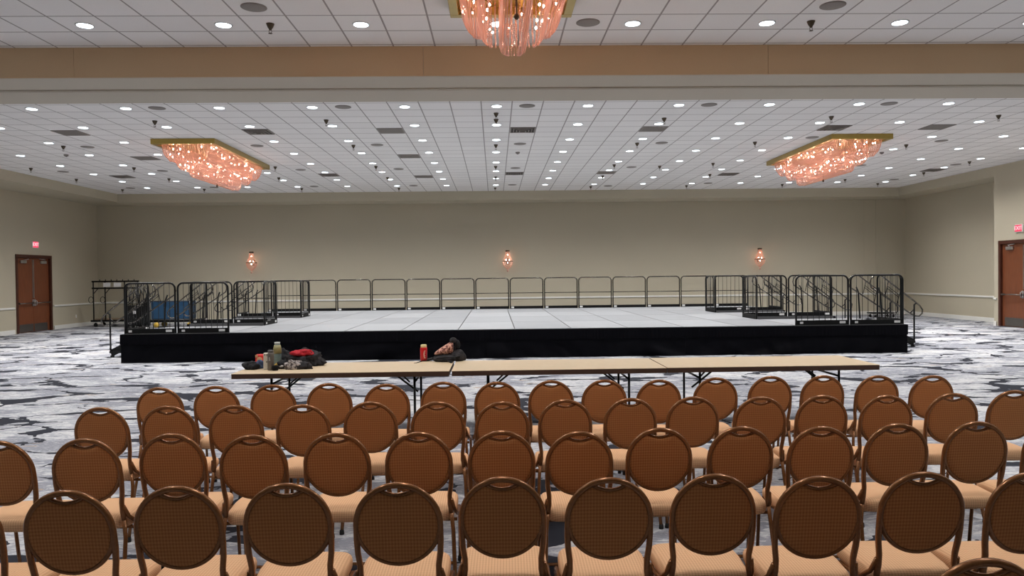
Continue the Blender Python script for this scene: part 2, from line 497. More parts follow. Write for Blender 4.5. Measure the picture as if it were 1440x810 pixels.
# dark vestibules behind the leaves so no gap shows
struct(MB().box(XL-.24, XL-.20, D1Y0-.1, D1Y1+.1, 0, D1H+.1), 'trim_9', M['doorframe'])
struct(MB().box(XR+.30, XR+.34, D2Y0-.1, D2Y1+.1, 0, D2H+.1), 'trim_10', M['doorframe'])

def text_mesh(body, size, mat, name, parent, loc, rot):
    cu = bpy.data.curves.new(name, 'FONT'); cu.body = body; cu.size = size; cu.extrude = .004
    cu.align_x = 'CENTER'; cu.align_y = 'CENTER'
    tmp = bpy.data.objects.new(name, cu); COL.objects.link(tmp)
    dg = bpy.context.evaluated_depsgraph_get()
    me = bpy.data.meshes.new_from_object(tmp.evaluated_get(dg))
    bpy.data.objects.remove(tmp)
    me.materials.clear(); me.materials.append(mat)
    o = bpy.data.objects.new(name, me); COL.objects.link(o); o.parent = parent
    o.location = loc; o.rotation_euler = rot
    return o
def exit_sign(X, y, z, s, label):
    t = thing('exit_sign', label, 'exit sign', (X, y, z), 0, 'exit signs over the doors')
    MB().box(0, s*.05, -.17, .17, -.12, .12, bev=.01).build('sign_housing', M['trimwhite'], t)
    MB().box(s*.05, s*.054, -.155, .155, -.105, .105).build('sign_face', M['exitface'], t)
    text_mesh('EXIT', .17, M['exitletters'], 'letters', t, (s*.056, 0, 0), (PI/2, 0, PI/2*s))
exit_sign(XL, 26.9, 3.10, 1, 'red lit exit sign over the left double door')
exit_sign(XR, 22.78, 3.10, -1, 'red lit exit sign over the right double door')
t = thing('wall_outlet', 'small white wall outlet below the chair rail by left door', 'outlet', (XL, 29.45, .42))
MB().box(0, .008, -.04, .04, -.06, .06, bev=.003).build('cover_plate', M['trimwhite'], t)
MB().box(.008, .01, -.015, .015, .012, .035).box(.008, .01, -.015, .015, -.035, -.012).build('socket', M['ring'], t)

# ================================================================ CEILING FITTINGS
def tile_centre(p):
    return (GX+round((p.x-GX)/TILE)*TILE, GY+round((p.y-GY)/TILE)*TILE)
c4 = lambda x, y: (x/3, 130+y/3)
c5 = lambda x, y: (480+x/3, 130+y/3)
c6 = lambda x, y: (960+x/3, 130+y/3)
def on_ceiling(q):
    return unpix(q[0], q[1], z=CEIL)

CH = [(-7.47, 20.35, 'left'), (9.05, 20.35, 'right'), (0.24, 7.3, 'near')]     # chandelier centres
def in_chandelier(x, y, pad=0.15):
    return any(abs(x-cx) < .77+pad and abs(y-cy) < 2.25+pad for cx, cy, _ in CH)

dl = thing('ceiling_downlight', 'x', 'ceiling light', (0, 0, CEIL), 0, 'recessed ceiling downlights')
MB().lathe([(.085, -.001), (.085, -.008), (.112, -.010), (.118, -.004), (.118, 0)], n=24).build('trim_ring', M['ring'], dl)
MB().lathe([(.001, -.006), (.06, -.0065), (.098, -.012), (.098, -.001)], n=24).build('lens', M['lens'], dl)
sp_d = bpy.data.lights.new('downlight_beam', 'SPOT')
sp_d.energy = SPOT_W; sp_d.color = (1.0, 0.985, 0.965); sp_d.spot_size = math.radians(140); sp_d.spot_blend = 0.9; sp_d.shadow_soft_size = 0.08
so = bpy.data.objects.new('downlight_beam', sp_d); COL.objects.link(so); so.parent = dl; so.location = (0, 0, -.03)
sp_near = sp_d.copy(); sp_near.energy = SPOT_W*0.8      # weaker lamps before the beam, to balance near and far ceilings
S3 = TILE*3
rows = []
for j in range(8):
    rows.append((GY+j*S3, [GX+i*S3 for i in range(-7, 9) if SOF_L+.2 < GX+i*S3 < XR-.2], ['just beyond the beam', 'in the second row beyond the beam', 'in the third row beyond the beam', 'in the fourth row beyond the beam', 'in the fourth row from the far wall', 'in the third row from the far wall', 'in the second row from the far wall', 'in the row along the far wall'][j]))
NY = 10.1
for j in range(5):
    rows.append((NY-j*S3, [GX+i*S3 for i in range(-7, 9)], 'in the row before the beam' if j == 0 else 'in added unseen row %s before the beam' % ['', 'two', 'three', 'four', 'five'][j]))
first = True
for Y, xs_, txt in rows:
    xs_ = [x for x in xs_ if not in_chandelier(x, Y)]
    for k, x in enumerate(xs_):
        if Y < 9 and (k+int(round(Y))) % 2: continue  # rows out of view are added as fill for the chairs, every other lamp
        lb = 'round white recessed downlight %s, %s' % (txt, place(k, len(xs_)))
        if first:
            dl.location = (x, Y, CEIL); dl['label'] = lb; first = False
        else:
            d_ = dup(dl, (x, Y, CEIL), 0, lb)
            if Y < BEAM0:
                for c_ in d_.children:
                    if c_.type == 'LIGHT': c_.data = sp_near

def grid_label(base, pts, noun):
    """name each fitting by its row from the beam and its place in that row"""
    ys = sorted(set(round(p[1], 2) for p in pts)); out = []
    band = []
    for y in ys:
        if band and y-band[-1][-1] < .8: band[-1].append(y)
        else: band.append([y])
    for p in pts:
        bi = [i for i, b_ in enumerate(band) if round(p[1], 2) in b_][0]
        row = sorted([q for q in pts if round(q[1], 2) in band[bi]])
        k = row.index(p)
        side = ('before the beam' if p[1] < BEAM0 else 'beyond the beam')
        if p[1] >= BEAM0:
            nb = [b_ for b_ in band if b_[0] > BEAM1]; r_ = nb.index(band[bi])
        else:
            nb = [b_ for b_ in band if b_[0] < BEAM0][::-1]; r_ = nb.index(band[bi])
        pl = place(k, len(row)) if len(row) > 1 else 'the only one'
        out.append('%s, %s row %s, %s' % (base, WORDS[r_], side, pl))
    return out

spk = [c4(662, 66), c4(370, 228), c4(268, 331), c4(687, 329), c4(550, 402), c4(1086, 224), c4(1270, 326), c4(1325, 397), c4(906, 399), c4(1440, 62),
       c5(780, 61), c5(150, 222), c5(243, 324), c5(305, 396), c5(751, 220), c5(733, 322), c5(719, 393), c5(1348, 213), c5(1219, 317), c5(1130, 390),
       c6(108, 55), c6(873, 47), c6(543, 188), c6(1097, 203), c6(752, 306), c6(1159, 302), c6(104, 383), c6(515, 378), c6(895, 366),
       (360, 12.5), (827, 33), (1169, 9.5)]
occupied = set()
def snapped(lst):
    out = []
    for q in lst:
        t_ = tile_centre(on_ceiling(q))
        if in_chandelier(t_[0], t_[1], 0): continue
        key = (round(t_[0], 2), round(t_[1], 2))
        if key in occupied: continue
        occupied.add(key); out.append(t_)
    return out
pts = snapped(spk)
proto = thing('ceiling_speaker', 'x', 'speaker', (0, 0, CEIL), 0, 'round ceiling speakers')
MB().lathe([(.16, 0), (.16, -.006), (.145, -.012)], n=28).build('speaker_rim', M['vent'], proto)
MB().lathe([(.148, -.0085), (.13, -.014), (.02, -.017)], n=28).build('grille', M['grille'], proto)
for k, (p, lb) in enumerate(zip(pts, grid_label('round grey ceiling speaker', pts, 'speaker'))):
    if k == 0: proto.location = (p[0], p[1], CEIL); proto['label'] = lb
    else: dup(proto, (p[0], p[1], CEIL), 0, lb)

flat = [c4(300, 166), c4(617, 274), c5(208, 160), c5(287, 268), c5(347, 357), c5(1313, 154), c5(1113, 339), c6(1077, 142), c6(755, 251)]
slot = [c4(1105, 160), c4(525, 352), c4(838, 361), c4(1395, 346), c5(765, 156), c5(728, 343), c6(635, 145), c6(1060, 324), c6(170, 342), c6(527, 338)]
H2 = TILE/2-.015
pts = snapped(flat)
proto = thing('return_grille', 'x', 'vent', (0, 0, CEIL), 0, 'square return air grilles')
MB().box(-H2, H2, -H2, -H2+.03, -.012, 0).box(-H2, H2, H2-.03, H2, -.012, 0).box(-H2, -H2+.03, -H2, H2, -.012, 0).box(H2-.03, H2, -H2, H2, -.012, 0).build('grille_frame', M['vent'], proto)
g = MB()
g.box(-H2+.03, H2-.03, -H2+.03, H2-.03, -.003, -.001, 1)
for i in range(24):
    y = -H2+.045+i*(2*H2-.09)/23; g.box(-H2+.03, H2-.03, y-.008, y+.008, -.010, -.003)
g.build('grille_core', [M['vent'], M['grille']], proto)
for k, (p, lb) in enumerate(zip(pts, grid_label('square grey return grille', pts, 'g'))):
    if k == 0: proto.location = (p[0], p[1], CEIL); proto['label'] = lb
    else: dup(proto, (p[0], p[1], CEIL), 0, lb)
pts = snapped(slot)
proto = thing('air_diffuser', 'x', 'vent', (0, 0, CEIL), 0, 'square air diffusers')
g = MB(); g.box(-H2, H2, -H2, H2, -.004, 0, 1)
for i in range(4):
    a = H2-i*.068
    for z0, z1, d in ((-.012-.01*i, -.002-.004*i, .026),):
        g.box(-a, a, -a, -a+d, z0-.006, z1); g.box(-a, a, a-d, a, z0-.006, z1); g.box(-a, -a+d, -a+d, a-d, z0-.006, z1); g.box(a-d, a, -a+d, a-d, z0-.006, z1)
g.build('louvre', [M['vent'], M['ventdark']], proto)
for k, (p, lb) in enumerate(zip(pts, grid_label('louvred square air diffuser', pts, 'd'))):
    if k == 0: proto.location = (p[0], p[1], CEIL); proto['label'] = lb
    else: dup(proto, (p[0], p[1], CEIL), 0, lb)

spr = [c4(653, 120), c4(267, 226), c4(130, 319), c4(565, 317), c4(322, 365), c4(713, 363), c4(517, 409), c4(862, 407), c4(1161, 313), c4(1176, 359), c4(1273, 404), c4(1376, 116),
       c5(653, 87), c5(653, 113), c5(652, 220), c5(651, 311), c5(651, 356), c5(649, 401), c5(51, 222), c5(146, 311), c5(195, 358), c5(243, 403), c5(1362, 108), c5(1248, 213), c5(1151, 304), c5(1102, 351), c5(1052, 396), c5(1343, 310),
       c6(627, 101), c6(305, 209), c6(128, 298), c6(115, 345), c6(16, 392), c6(1333, 96), c6(943, 220), c6(710, 294), c6(566, 340), c6(420, 387), c6(685, 366), c6(823, 383), c6(1017, 337), c6(1210, 291),
       (380, 33.5), (1140.5, 30)]
pts = []
for q in spr:
    p = on_ceiling(q)
    if in_chandelier(p.x, p.y, .0) or not (SOF_L+.15 < p.x < XR-.15) or p.y > SOF_B-.15: continue
    pts.append((p.x, p.y))
proto = thing('fire_sprinkler', 'x', 'sprinkler', (0, 0, CEIL), 0, 'pendent fire sprinklers')
MB().lathe([(.055, 0), (.05, -.015), (.035, -.05), (.02, -.07), (.018, -.085)], n=14).build('escutcheon', M['sprink'], proto)
MB().tube([(-.012, 0, -.08), (-.02, 0, -.105), (-.005, 0, -.125)], .004, 5).tube([(.012, 0, -.08), (.02, 0, -.105), (.005, 0, -.125)], .004, 5).lathe([(.001, -.124), (.028, -.126), (.028, -.129), (.001, -.131)], n=12).build('deflector', M['sprink'], proto)
for k, (p, lb) in enumerate(zip(pts, grid_label('small pendent fire sprinkler', pts, 's'))):
    if k == 0: proto.location = (p[0], p[1], CEIL); proto['label'] = lb
    else: dup(proto, (p[0], p[1], CEIL), 0, lb)
for q, tx in ((c4(279, 262), 'left'), (c5(744, 252), 'centre'), (c6(840, 252), 'right')):
    p = on_ceiling(q)
    t = thing('smoke_detector', 'tiny dark round detector on the %s of the far ceiling' % tx, 'detector', (p.x, p.y, CEIL), 0, 'ceiling detectors')
    MB().lathe([(.06, 0), (.06, -.02), (.045, -.045), (.01, -.05)], n=16).build('detector_body', M['vent'], t)
    MB().lathe([(.02, -.048), (.018, -.058), (.002, -.06)], n=12).build('sensor_head', M['ventdark'], t)

# ================================================================ CHANDELIERS
def rrect(hx, hy, r, step):
    """points round a rounded rectangle, evenly spaced, with outward normals"""
    out = []
    segs = [((hx, -hy+r), (hx, hy-r)), ((hx-r, hy), (-hx+r, hy)), ((-hx, hy-r), (-hx, -hy+r)), ((-hx+r, -hy), (hx-r, -hy))]
    cen = [(hx-r, hy-r), (-hx+r, hy-r), (-hx+r, -hy+r), (hx-r, -hy+r)]
    for i, (a, b_) in enumerate(segs):
        L = math.dist(a, b_); n_ = max(1, int(L/step))
        nx, ny = [(1, 0), (0, 1), (-1, 0), (0, -1)][i]
        for k in range(n_):
            out.append((a[0]+(b_[0]-a[0])*k/n_, a[1]+(b_[1]-a[1])*k/n_, nx, ny))
        n_ = max(2, int(r*PI/2/step))
        for k in range(n_):
            an = i*PI/2+PI/2*k/n_
            out.append((cen[i][0]+r*math.cos(an), cen[i][1]+r*math.sin(an), math.cos(an), math.sin(an)))
    return out
def tier(hx, hy, r, step, prof, br):
    """strings of beads: prof = [(inset, drop)] sampled along each string"""
    mb = MB()
    dens = []
    for (a, b_) in zip(prof[:-1], prof[1:]):
        L = math.dist(a, b_); n_ = max(1, int(L/(br*2.15)))
        for k in range(n_): dens.append((a[0]+(b_[0]-a[0])*k/n_, a[1]+(b_[1]-a[1])*k/n_))
    for (x, y, nx, ny) in rrect(hx, hy, r, step):
        for ins, dr in dens:
            mb.bead((x-nx*ins, y-ny*ins, -dr), br)
    return mb
random.seed(5)
ch = thing('crystal_chandelier', 'x', 'chandelier', (0, 0, CEIL), 0, 'long crystal chandeliers')
cn = MB(); hx, hy = .765, 2.2
for (x0, x1, y0, y1) in ((-hx, hx, -hy, -hy+.11), (-hx, hx, hy-.11, hy), (-hx, -hx+.11, -hy+.11, hy-.11), (hx-.11, hx, -hy+.11, hy-.11)):
    cn.box(x0, x1, y0, y1, -.13, -.0, bev=.006)
cn.box(-hx+.11, hx-.11, -hy+.11, hy-.11, -.03, 0)
cn.build('brass_canopy', M['brass'], ch)
q = [(.0+.26*(1-math.cos(a)), .06+.44*math.sin(a)) for a in [PI/2*i/7 for i in range(8)]]
tier(.62, 2.05, .16, .050, q, .0125).build('outer_crystal_strands', M['crystal'], ch)
q = [(.0, .06), (.0, .40)]+[(.0+.17*(1-math.cos(a)), .40+.27*math.sin(a)) for a in [PI/2*i/6 for i in range(1, 7)]]
tier(.40, 1.78, .15, .047, q, .0125).build('inner_crystal_strands', M['crystal'], ch)
q = [(.0, .45), (.0, .74)]+[(.12*(1-math.cos(a)), .74+.10*math.sin(a)) for a in [PI/2*i/3 for i in range(1, 4)]]
tier(.15, 1.5, .07, .030, q, .0100).build('lower_crystal_strands', M['crystal'], ch)
MB().lathe([(.010, -.03), (.010, -.84), (.022, -.86), (.03, -.88), (.018, -.90), (.002, -.91)], (0, 0, 0), 10).build('centre_rod', M['sprink'], ch)
bulb_me = MB().lathe([(.002, -.015), (.008, -.010), (.012, 0), (.009, .010), (.003, .018)], n=8).mesh('bulb', M['bulb'])
def bulb_at(x, y, z, parent):
    o = bpy.data.objects.new('bulb', bulb_me); COL.objects.link(o); o.parent = parent; o.location = (x, y, z)
for (ax, ay, dz, nn) in ((.51, 1.95, -.22, 42), (.30, 1.68, -.52, 34)):
    P_ = rrect(ax, ay, .1, .05)
    for k in range(nn):
        x, y, _, _ = P_[int(k*len(P_)/nn)]
        bulb_at(x+random.uniform(-.07, .07), y+random.uniform(-.14, .14), dz+random.uniform(-.11, .11), ch)
ch.location = (CH[0][0], CH[0][1], CEIL)
ch['label'] = 'long brass and crystal chandelier at the far left ceiling'
dup(ch, (CH[1][0], CH[1][1], CEIL), 0, 'long brass and crystal chandelier at the far right ceiling')
dup(ch, (CH[2][0], CH[2][1], CEIL), 0, 'nearest crystal chandelier, hanging before the beam, cut off by the photo top')

# wall sconces
sc_ = thing('crystal_wall_sconce', 'x', 'wall light', (0, 0, 0), 0, 'crystal sconces on the far wall')
def ringbeads(mb, r0, z0, r1, z1, n_, br, bulge=0):
    for k in range(n_):
        a = 2*PI*k/n_
        L = math.dist((r0, z0), (r1, z1)); m_ = max(2, int(L/(br*2.2)))
        for i in range(m_+1):
            u = i/m_; r = r0+(r1-r0)*u+bulge*math.sin(PI*u)
            mb.bead((r*math.cos(a), -.22+r*math.sin(a)*.8, z0+(z1-z0)*u), br)
mb = MB(); ringbeads(mb, .075, .40, .19, .02, 18, .011, -.025); mb.build('upper_strands', M['crystal'], sc_)
mb = MB(); ringbeads(mb, .20, .0, .03, -.32, 20, .012, .06); mb.build('basket_strands', M['crystal'], sc_)
mb = MB()
mb.lathe([(.085, .40), (.095, .43), (.085, .46), (.07, .46), (.07, .40)], (0, -.22, 0), 18)
mb.tube([(.215*math.cos(2*PI*k/24), -.22+.18*math.sin(2*PI*k/24), 0) for k in range(24)], .014, 6, True)
mb.box(-.06, .06, -.02, 0, -.12, .12, bev=.01); mb.tube([(0, -.01, 0), (0, -.22, .0)], .012, 6)
mb.build('sconce_frame', M['sprink'], sc_)
MB().lathe([(.002, -.44), (.03, -.43), (.045, -.40), (.03, -.365), (.01, -.35)], (0, -.22, 0), 12).build('crystal_ball', M['crystal'], sc_)
for (x, z) in ((0, .27), (-.06, .06), (.07, .05), (0, -.06)): bulb_at(x, -.24, z, sc_)
for k, (x, z, lb) in enumerate(((-9.99, 2.46, 'left'), (.53, 2.41, 'middle'), (11.05, 2.39, 'right'))):
    lbl = '%s of the three crystal sconces on the far beige wall' % lb
    if k == 0: sc_.location = (x, YB, z); sc_['label'] = lbl
    else: dup(sc_, (x, YB, z), 0, lbl)

# ================================================================ STAGE
DZ = 0.63
MX0, MX1 = -5.78, 6.62          # main deck
WX0, WX1 = -8.06, 9.07          # outer ends of the side wings
SY0, SY1 = 16.30, 26.60
WY = [16.30, 19.80, 23.30]; WD = 2.32
REAR = 25.62
def deck_panel(wx, wy, label, loc, group):
    t = thing('stage_deck_panel', label, 'stage platform', loc, 0, group)
    MB().box(.014, wx-.014, .014, wy-.014, -.004, 0).build('deck_surface', M['deck'], t)
    e = MB()
    e.box(.004, wx-.004, .004, .03, -.09, -.0015); e.box(.004, wx-.004, wy-.03, wy-.004, -.09, -.0015)
    e.box(.004, .03, .03, wy-.03, -.09, -.0015); e.box(wx-.03, wx-.004, .03, wy-.03, -.09, -.0015)
    e.build('edge_frame', M['alu'], t)
    for x in (.08, wx-.08):
        for y in (.12, wy-.12):
            MB().tube([(x, y, -.09), (x, y, -DZ)], .02, 8).build('leg', M['black'], t)
    return t
cw = (MX1-MX0)/10; rh = (SY1-SY0)/4
p0 = None
for j in range(4):
    for i in range(10):
        lb = 'grey stage deck panel, %s row of the main deck, %s' % (['front', 'second', 'third', 'rear'][j], place(i, 10))
        loc = (MX0+i*cw, SY0+j*rh, DZ)
        if p0 is None: p0 = deck_panel(cw, rh, lb, loc, 'stage deck panels')
        else: dup(p0, loc, 0, lb)
ww_l, ww_r = (MX0-WX0)/2, (WX1-MX1)/2
for side, x0, ww in (('left', WX0, ww_l), ('right', MX1, ww_r)):
    for k, y in enumerate(WY):
        for i in range(2):
            outer = (i == 0) == (side == 'left')
            deck_panel(ww, WD, 'grey deck panel in the %s %s side landing, %s half' % (['front', 'middle', 'rear'][k], side, 'outer' if outer else 'inner'), (x0+i*ww, y, DZ), 'side landing panels')
    for i in range(2):
        outer = (i == 0) == (side == 'left')
        deck_panel(ww, SY1-REAR-.005, 'narrow grey deck panel at the rear %s corner of the stage, %s half' % (side, 'outer' if outer else 'inner'), (x0+i*ww, REAR+.003, DZ), 'rear corner panels')

# ---- skirts
def skirt(x0, y0, x1, y1, label, seed, folds=1.0):
    """runs from (x0,y0) to (x1,y1); outward side is to the right of travel"""
    L = math.dist((x0, y0), (x1, y1)); ux, uy = (x1-x0)/L, (y1-y0)/L; nx, ny = uy, -ux
    t = thing('stage_skirt', label, 'stage skirt', ((x0+x1)/2, (y0+y1)/2, 0), 0, 'black stage skirting')
    cx, cy = (x0+x1)/2, (y0+y1)/2
    n_ = max(8, int(L/.02)); rnd = random.Random(seed)
    def grid(zs, off, bot=None):
        vs = []; fs = []
        for i in range(n_+1):
            s = L*i/n_
            for z in zs:
                d = off(s, z)
                zz = z if bot is None else bot(s, z)
                vs.append((x0+ux*s+nx*d-cx, y0+uy*s+ny*d-cy, zz))
        m_ = len(zs)
        for i in range(n_):
            for k in range(m_-1):
                fs.append((i*m_+k, (i+1)*m_+k, (i+1)*m_+k+1, i*m_+k+1))
        return MB().add(vs, fs, 0, True)
    top = DZ-.012
    def o1(s, z):
        u = (top-z)/.22
        a = .5+.5*noise.noise((s*1.3, seed, 0))
        return .05+(.007*math.sin(s*2*PI/.075+2.2*noise.noise((s*2, seed, 3)))*a+.012*noise.noise((s*1.5, seed+9, z*2)))*(.3+u)
    grid([top-.22*k/5 for k in range(6)], o1).build('pleated_valance', M['skirt'], t)
    ph = [rnd.uniform(0, 6) for _ in range(4)]
    def o2(s, z):
        u = (top-.2-z)/(top-.2)
        sw = 1.6*noise.noise((s*.35, seed+4, 0))
        f_ = .042*noise.noise(((s+sw*u)*2.1, seed+2, u*1.0))+.034*noise.noise(((s+sw*u*1.5)*4.5, seed+3, u*.7))
        f_ += .036*math.sin((s*1.7+u*2.6*math.sin(s*.6+ph[0])+ph[1])*2.0)*u*(.5+.5*math.sin(s*.45+ph[2]))
        return .022+f_*folds*(.25+u)+.02*u
    def bt(s, z):
        return max(.004, z) if z > .03 else .004
    grid([top-.19-(top-.19-.004)*k/12 for k in range(13)], o2, bt).build('hanging_cloth', M['skirt'], t)
    return t
names = ['far left end', 'left of the centre', 'right of the centre', 'right end']
sx = [WX0-.02, -3.9, -.2, 4.16, WX1+.02]
for k in range(4):
    skirt(sx[k], SY0-.012, sx[k+1], SY0-.012, 'black cloth stage skirt along the stage front, %s' % names[k], 11+k*7)
for k, y in enumerate(WY):
    nm_ = ['front', 'middle', 'rear'][k]
    yo = y+1.16
    skirt(WX1+.012, y-.0, WX1+.012, yo, 'black cloth skirt on the outer edge of the %s right landing' % nm_, 60+k)
    skirt(WX0-.012, yo, WX0-.012, y, 'black cloth skirt on the outer edge of the %s left landing' % nm_, 70+k)

# ---- guard rails
RT = 1.09     # height over the deck
def u_frame(W, z0, z1, r=.12, n_=6):
    pts_ = [(0.02, z0)]+[(0.02, z1-r)]
    pts_ += [(0.02+r+r*math.cos(a), z1-r+r*math.sin(a)) for a in [PI-PI/2*i/n_ for i in range(1, n_+1)]]
    pts_ += [(W-.02-r+r*math.cos(a), z1-r+r*math.sin(a)) for a in [PI/2-PI/2*i/n_ for i in range(0, n_+1)]]
    pts_ += [(W-.02, z0)]
    return [(x, 0, z) for x, z in pts_]
def bal_rail(W, label='x', group='barred guard rails'):
    t = thing('barred_guard_rail', label, 'guard rail', (0, 0, DZ), 0, group)
    MB().tube(u_frame(W, 0.0, RT), .021, 10).build('rail_frame', M['black'], t)
    b_ = MB(); nb = 9
    for i in range(1, nb):
        x = .02+(W-.04)*i/nb; b_.tube([(x, 0, .10), (x, 0, RT-.005)], .0065, 5)
    b_.build('balusters', M['black'], t)
    MB().box(.04, W-.04, -.02, .02, .0, .105).build('kick_rail', M['blackmatte'], t)
    MB().box(.10, .17, -.024, -.021, .03, .075).build('sticker', M['sticker'], t)
    MB().box(W-.22, W-.09, -.024, -.021, .03, .08).build('sticker', M['sticker'], t)
    return t
def two_rail(W, label='x', group='two bar guard rails'):
    t = thing('open_guard_rail', label, 'guard rail', (0, 0, DZ), 0, group)
    MB().tube(u_frame(W, 0.0, RT), .02, 10).build('rail_frame', M['railtop'], t)
    MB().tube([(.02, 0, .56), (W-.02, 0, .56)], .014, 8).build('mid_rail', M['railtop'], t)
    MB().box(.04, W-.04, -.015, .015, .0, .095).build('kick_rail', M['blackmatte'], t)
    MB().box(.05, .15, -.02, -.016, .02, .08).build('sticker', M['sticker'], t)
    return t
wb = (WX1-WX0)/14
tr0 = two_rail(wb-.02)
for i in range(14):
    lb = 'open guard rail with middle bar along the rear stage edge, %s' % place(i, 14)
    loc = (WX0+i*wb+.01, SY1-.05, DZ)
    if i == 0: tr0.location = loc; tr0['label'] = lb
    else: dup(tr0, loc, 0, lb)
rail_kinds = {}
def put_bal(W, loc, rz, label):
    if W in rail_kinds: return dup(rail_kinds[W], loc, rz, label)
    o = rail_kinds[W] = bal_rail(W, label); o.location = loc; o.rotation_euler = (0, 0, rz)
    return o
for side, x0, ww, sg in (('left', WX0, ww_l, -1), ('right', MX1, ww_r, 1)):
    for k, y in enumerate(WY):
        nm_ = ['front', 'middle', 'rear'][k]
        for i in range(2):
            outer = (i == 0) == (side == 'left')
            lb = 'black %s guard rail across the %s %s landing, %s one'
            if k == 2 and outer:
                o = two_rail(ww-.02, lb % ('open two-bar', nm_, side, 'outer')); o.location = (x0+i*ww+.01, y+.05, DZ)
            else:
                put_bal(ww-.02, (x0+i*ww+.01, y+.05, DZ), 0, lb % ('barred', nm_, side, 'outer' if outer else 'inner'))
        xe = WX1-.04 if side == 'right' else WX0+.04
        put_bal(1.06, (xe, y+.085, DZ), PI/2, 'black barred guard rail running back beside the stairs of the %s %s landing' % (nm_, side))
        if k < 2:
            xi = MX1-.03 if side == 'right' else MX0+.03
            put_bal(1.06, (xi, y+WD+.04, DZ), PI/2, 'black barred guard rail on the %s main deck edge, %s gap' % (side, ['front', 'rear'][k]))

# ---- stairs
def stair(label, loc, mirror):
    s = -1 if mirror else 1
    t = thing('stage_stair', label, 'stairs', loc, 0, 'portable stage stairs')
    n_ = 3; run = .27; rise = DZ/(n_+1); W = 1.08
    for i in range(n_):
        z = DZ-rise*(i+1); x = .03+i*run
        MB().box(s*x, s*(x+run+.02), .04, W-.04, z-.035, z, bev=.004).build('tread', M['blackmatte'], t)
    for y in (.02, W-.02):
        st_ = MB()
        st_.add([(s*.03, y-.02, DZ-.03), (s*.03, y-.02, DZ-.22), (s*(.03+n_*run), y-.02, .02), (s*(.06+n_*run), y-.02, rise+.02),
                 (s*.03, y+.02, DZ-.03), (s*.03, y+.02, DZ-.22), (s*(.03+n_*run), y+.02, .02), (s*(.06+n_*run), y+.02, rise+.02)],
                [(0, 1, 2, 3), (7, 6, 5, 4), (0, 4, 5, 1), (1, 5, 6, 2), (2, 6, 7, 3), (3, 7, 4, 0)])
        st_.box(s*(n_*run-.02), s*(n_*run+.06), y-.015, y+.015, 0, .05)
        st_.build('stringer', M['black'], t)
    lp = [(-.17, 1.42), (-.20, 1.52), (-.18, 1.62), (-.11, 1.70), (-.02, 1.725), (.07, 1.70), (.16, 1.635)]
    lp += [(.90, 1.06), (1.0, .975), (1.06, .88), (1.05, .79), (.98, .73), (.88, .735), (.80, .775), (-.10, 1.375)]
    for y in (0.0, W):
        hr = MB(); hr.tube([(s*x, y, z) for x, z in lp], .018, 8, True)
        def pt(u, v): # u along the slope, v 0 upper 1 lower
            X = .16+u*.74; Zu = 1.635-u*.575
            return (s*(X-.10*v), y, Zu-.31*v)
        o = hr.build('handrail', M['handrail'], t)
        bk = MB()
        for u in (.12, .5): bk.tube([pt(u, 0), pt(u+.03, 1)], .010, 6)
        bk.tube([pt(.12, .35), pt(.5, .35)], .008, 6); bk.tube([pt(.12, .5), pt(.5, .5)], .008, 6)
        bk.build('bracket', M['black'], o)
        ps = MB()
        ps.tube([(s*.10, y, DZ-.16), (s*.05, y, 1.30), (s*.0, y, 1.42)], .02, 8)
        ps.build('post', M['black'], t)
        ps = MB()
        ps.tube([(s*.86, y, .12), (s*.86, y, 1.0), (s*.92, y, 1.045)], .02, 8)
        ps.tube([(s*.86, y, .90), (s*.76, y, .80)], .014, 6)
        ps.box(s*.60, s*.88, y-.02, y+.02, .10, .15)
        ps.lathe([(.001, -.01), (.022, 0), (.022, .03), (.001, .035)], (s*.86, y-.02, .2), 8, axis='y')
        ps.build('post', M['black'], t)
    return t
for k, y in enumerate(WY):
    nm_ = ['front', 'middle', 'rear'][k]
    stair('black portable stair with looped handrails at the %s right landing' % nm_, (WX1+.02, y+1.20, 0), False)
    stair('black portable stair with looped handrails at the %s left landing' % nm_, (WX0-.02, y+1.20, 0), True)

# ================================================================ BACKGROUND TROLLEYS
def caster(mb, x, y, r=.06, mi=1):
    mb.lathe([(.001, -.02), (r, -.018), (r, .018), (.001, .02)], (x, y, r), 14, mi, 'y')
    mb.box(x-.015, x+.015, y-.03, y+.03, r, r*2+.02, 0)
t = thing('rail_storage_trolley', 'black tubular storage trolley with two white signs in the far left corner', 'trolley', (-14.72, 29.6, 0))
b_ = MB()
b_.box(-.95, .95, -.38, .38, .20, .27)
b_.build('trolley_base', M['blackmatte'], t)
MB().box(-.85, .9, -.34, .34, .272, .32).build('wooden_shelf', simple('pale_plywood', rgb(120, 104, 84), .7), t)
for x in (-.85, -.4, .35, .85):
    MB().tube([(x, -.33, .27), (x, -.33, 1.78)], .025, 8).build('upright', M['black'], t)
b_ = MB()
for z in (1.76, 1.50): b_.box(-.90, .90, -.355, -.305, z-.03, z+.03)
for x in (-.85, -.4, .35, .85):
    b_.tube([(x, -.33, 1.28), (x+.17 if x < .5 else x-.17, -.33, 1.48)], .015, 6)
for i in range(7): b_.tube([(-.6+i*.22, -.33, 1.78), (-.6+i*.22, -.33, 1.84)], .018, 6)
b_.build('top_frame', M['black'], t)
for x in (-.95, -.5, .45):
    MB().tube([(x+.09*math.cos(a), -.33, 1.05+.12*math.sin(a)) for a in [2*PI*k/14 for k in range(14)]], .012, 6, True).build('hook_loop', M['black'], t)
for x in (-.30, .10): MB().box(x-.15, x+.13, -.37, -.36, 1.55, 1.71).build('sign_plate', M['sticker'], t)
for x in (-.8, .8):
    for y in (-.3, .3):
        c_ = MB(); caster(c_, x, y, .075); c_.build('caster', [M['black'], M['rubber']], t)
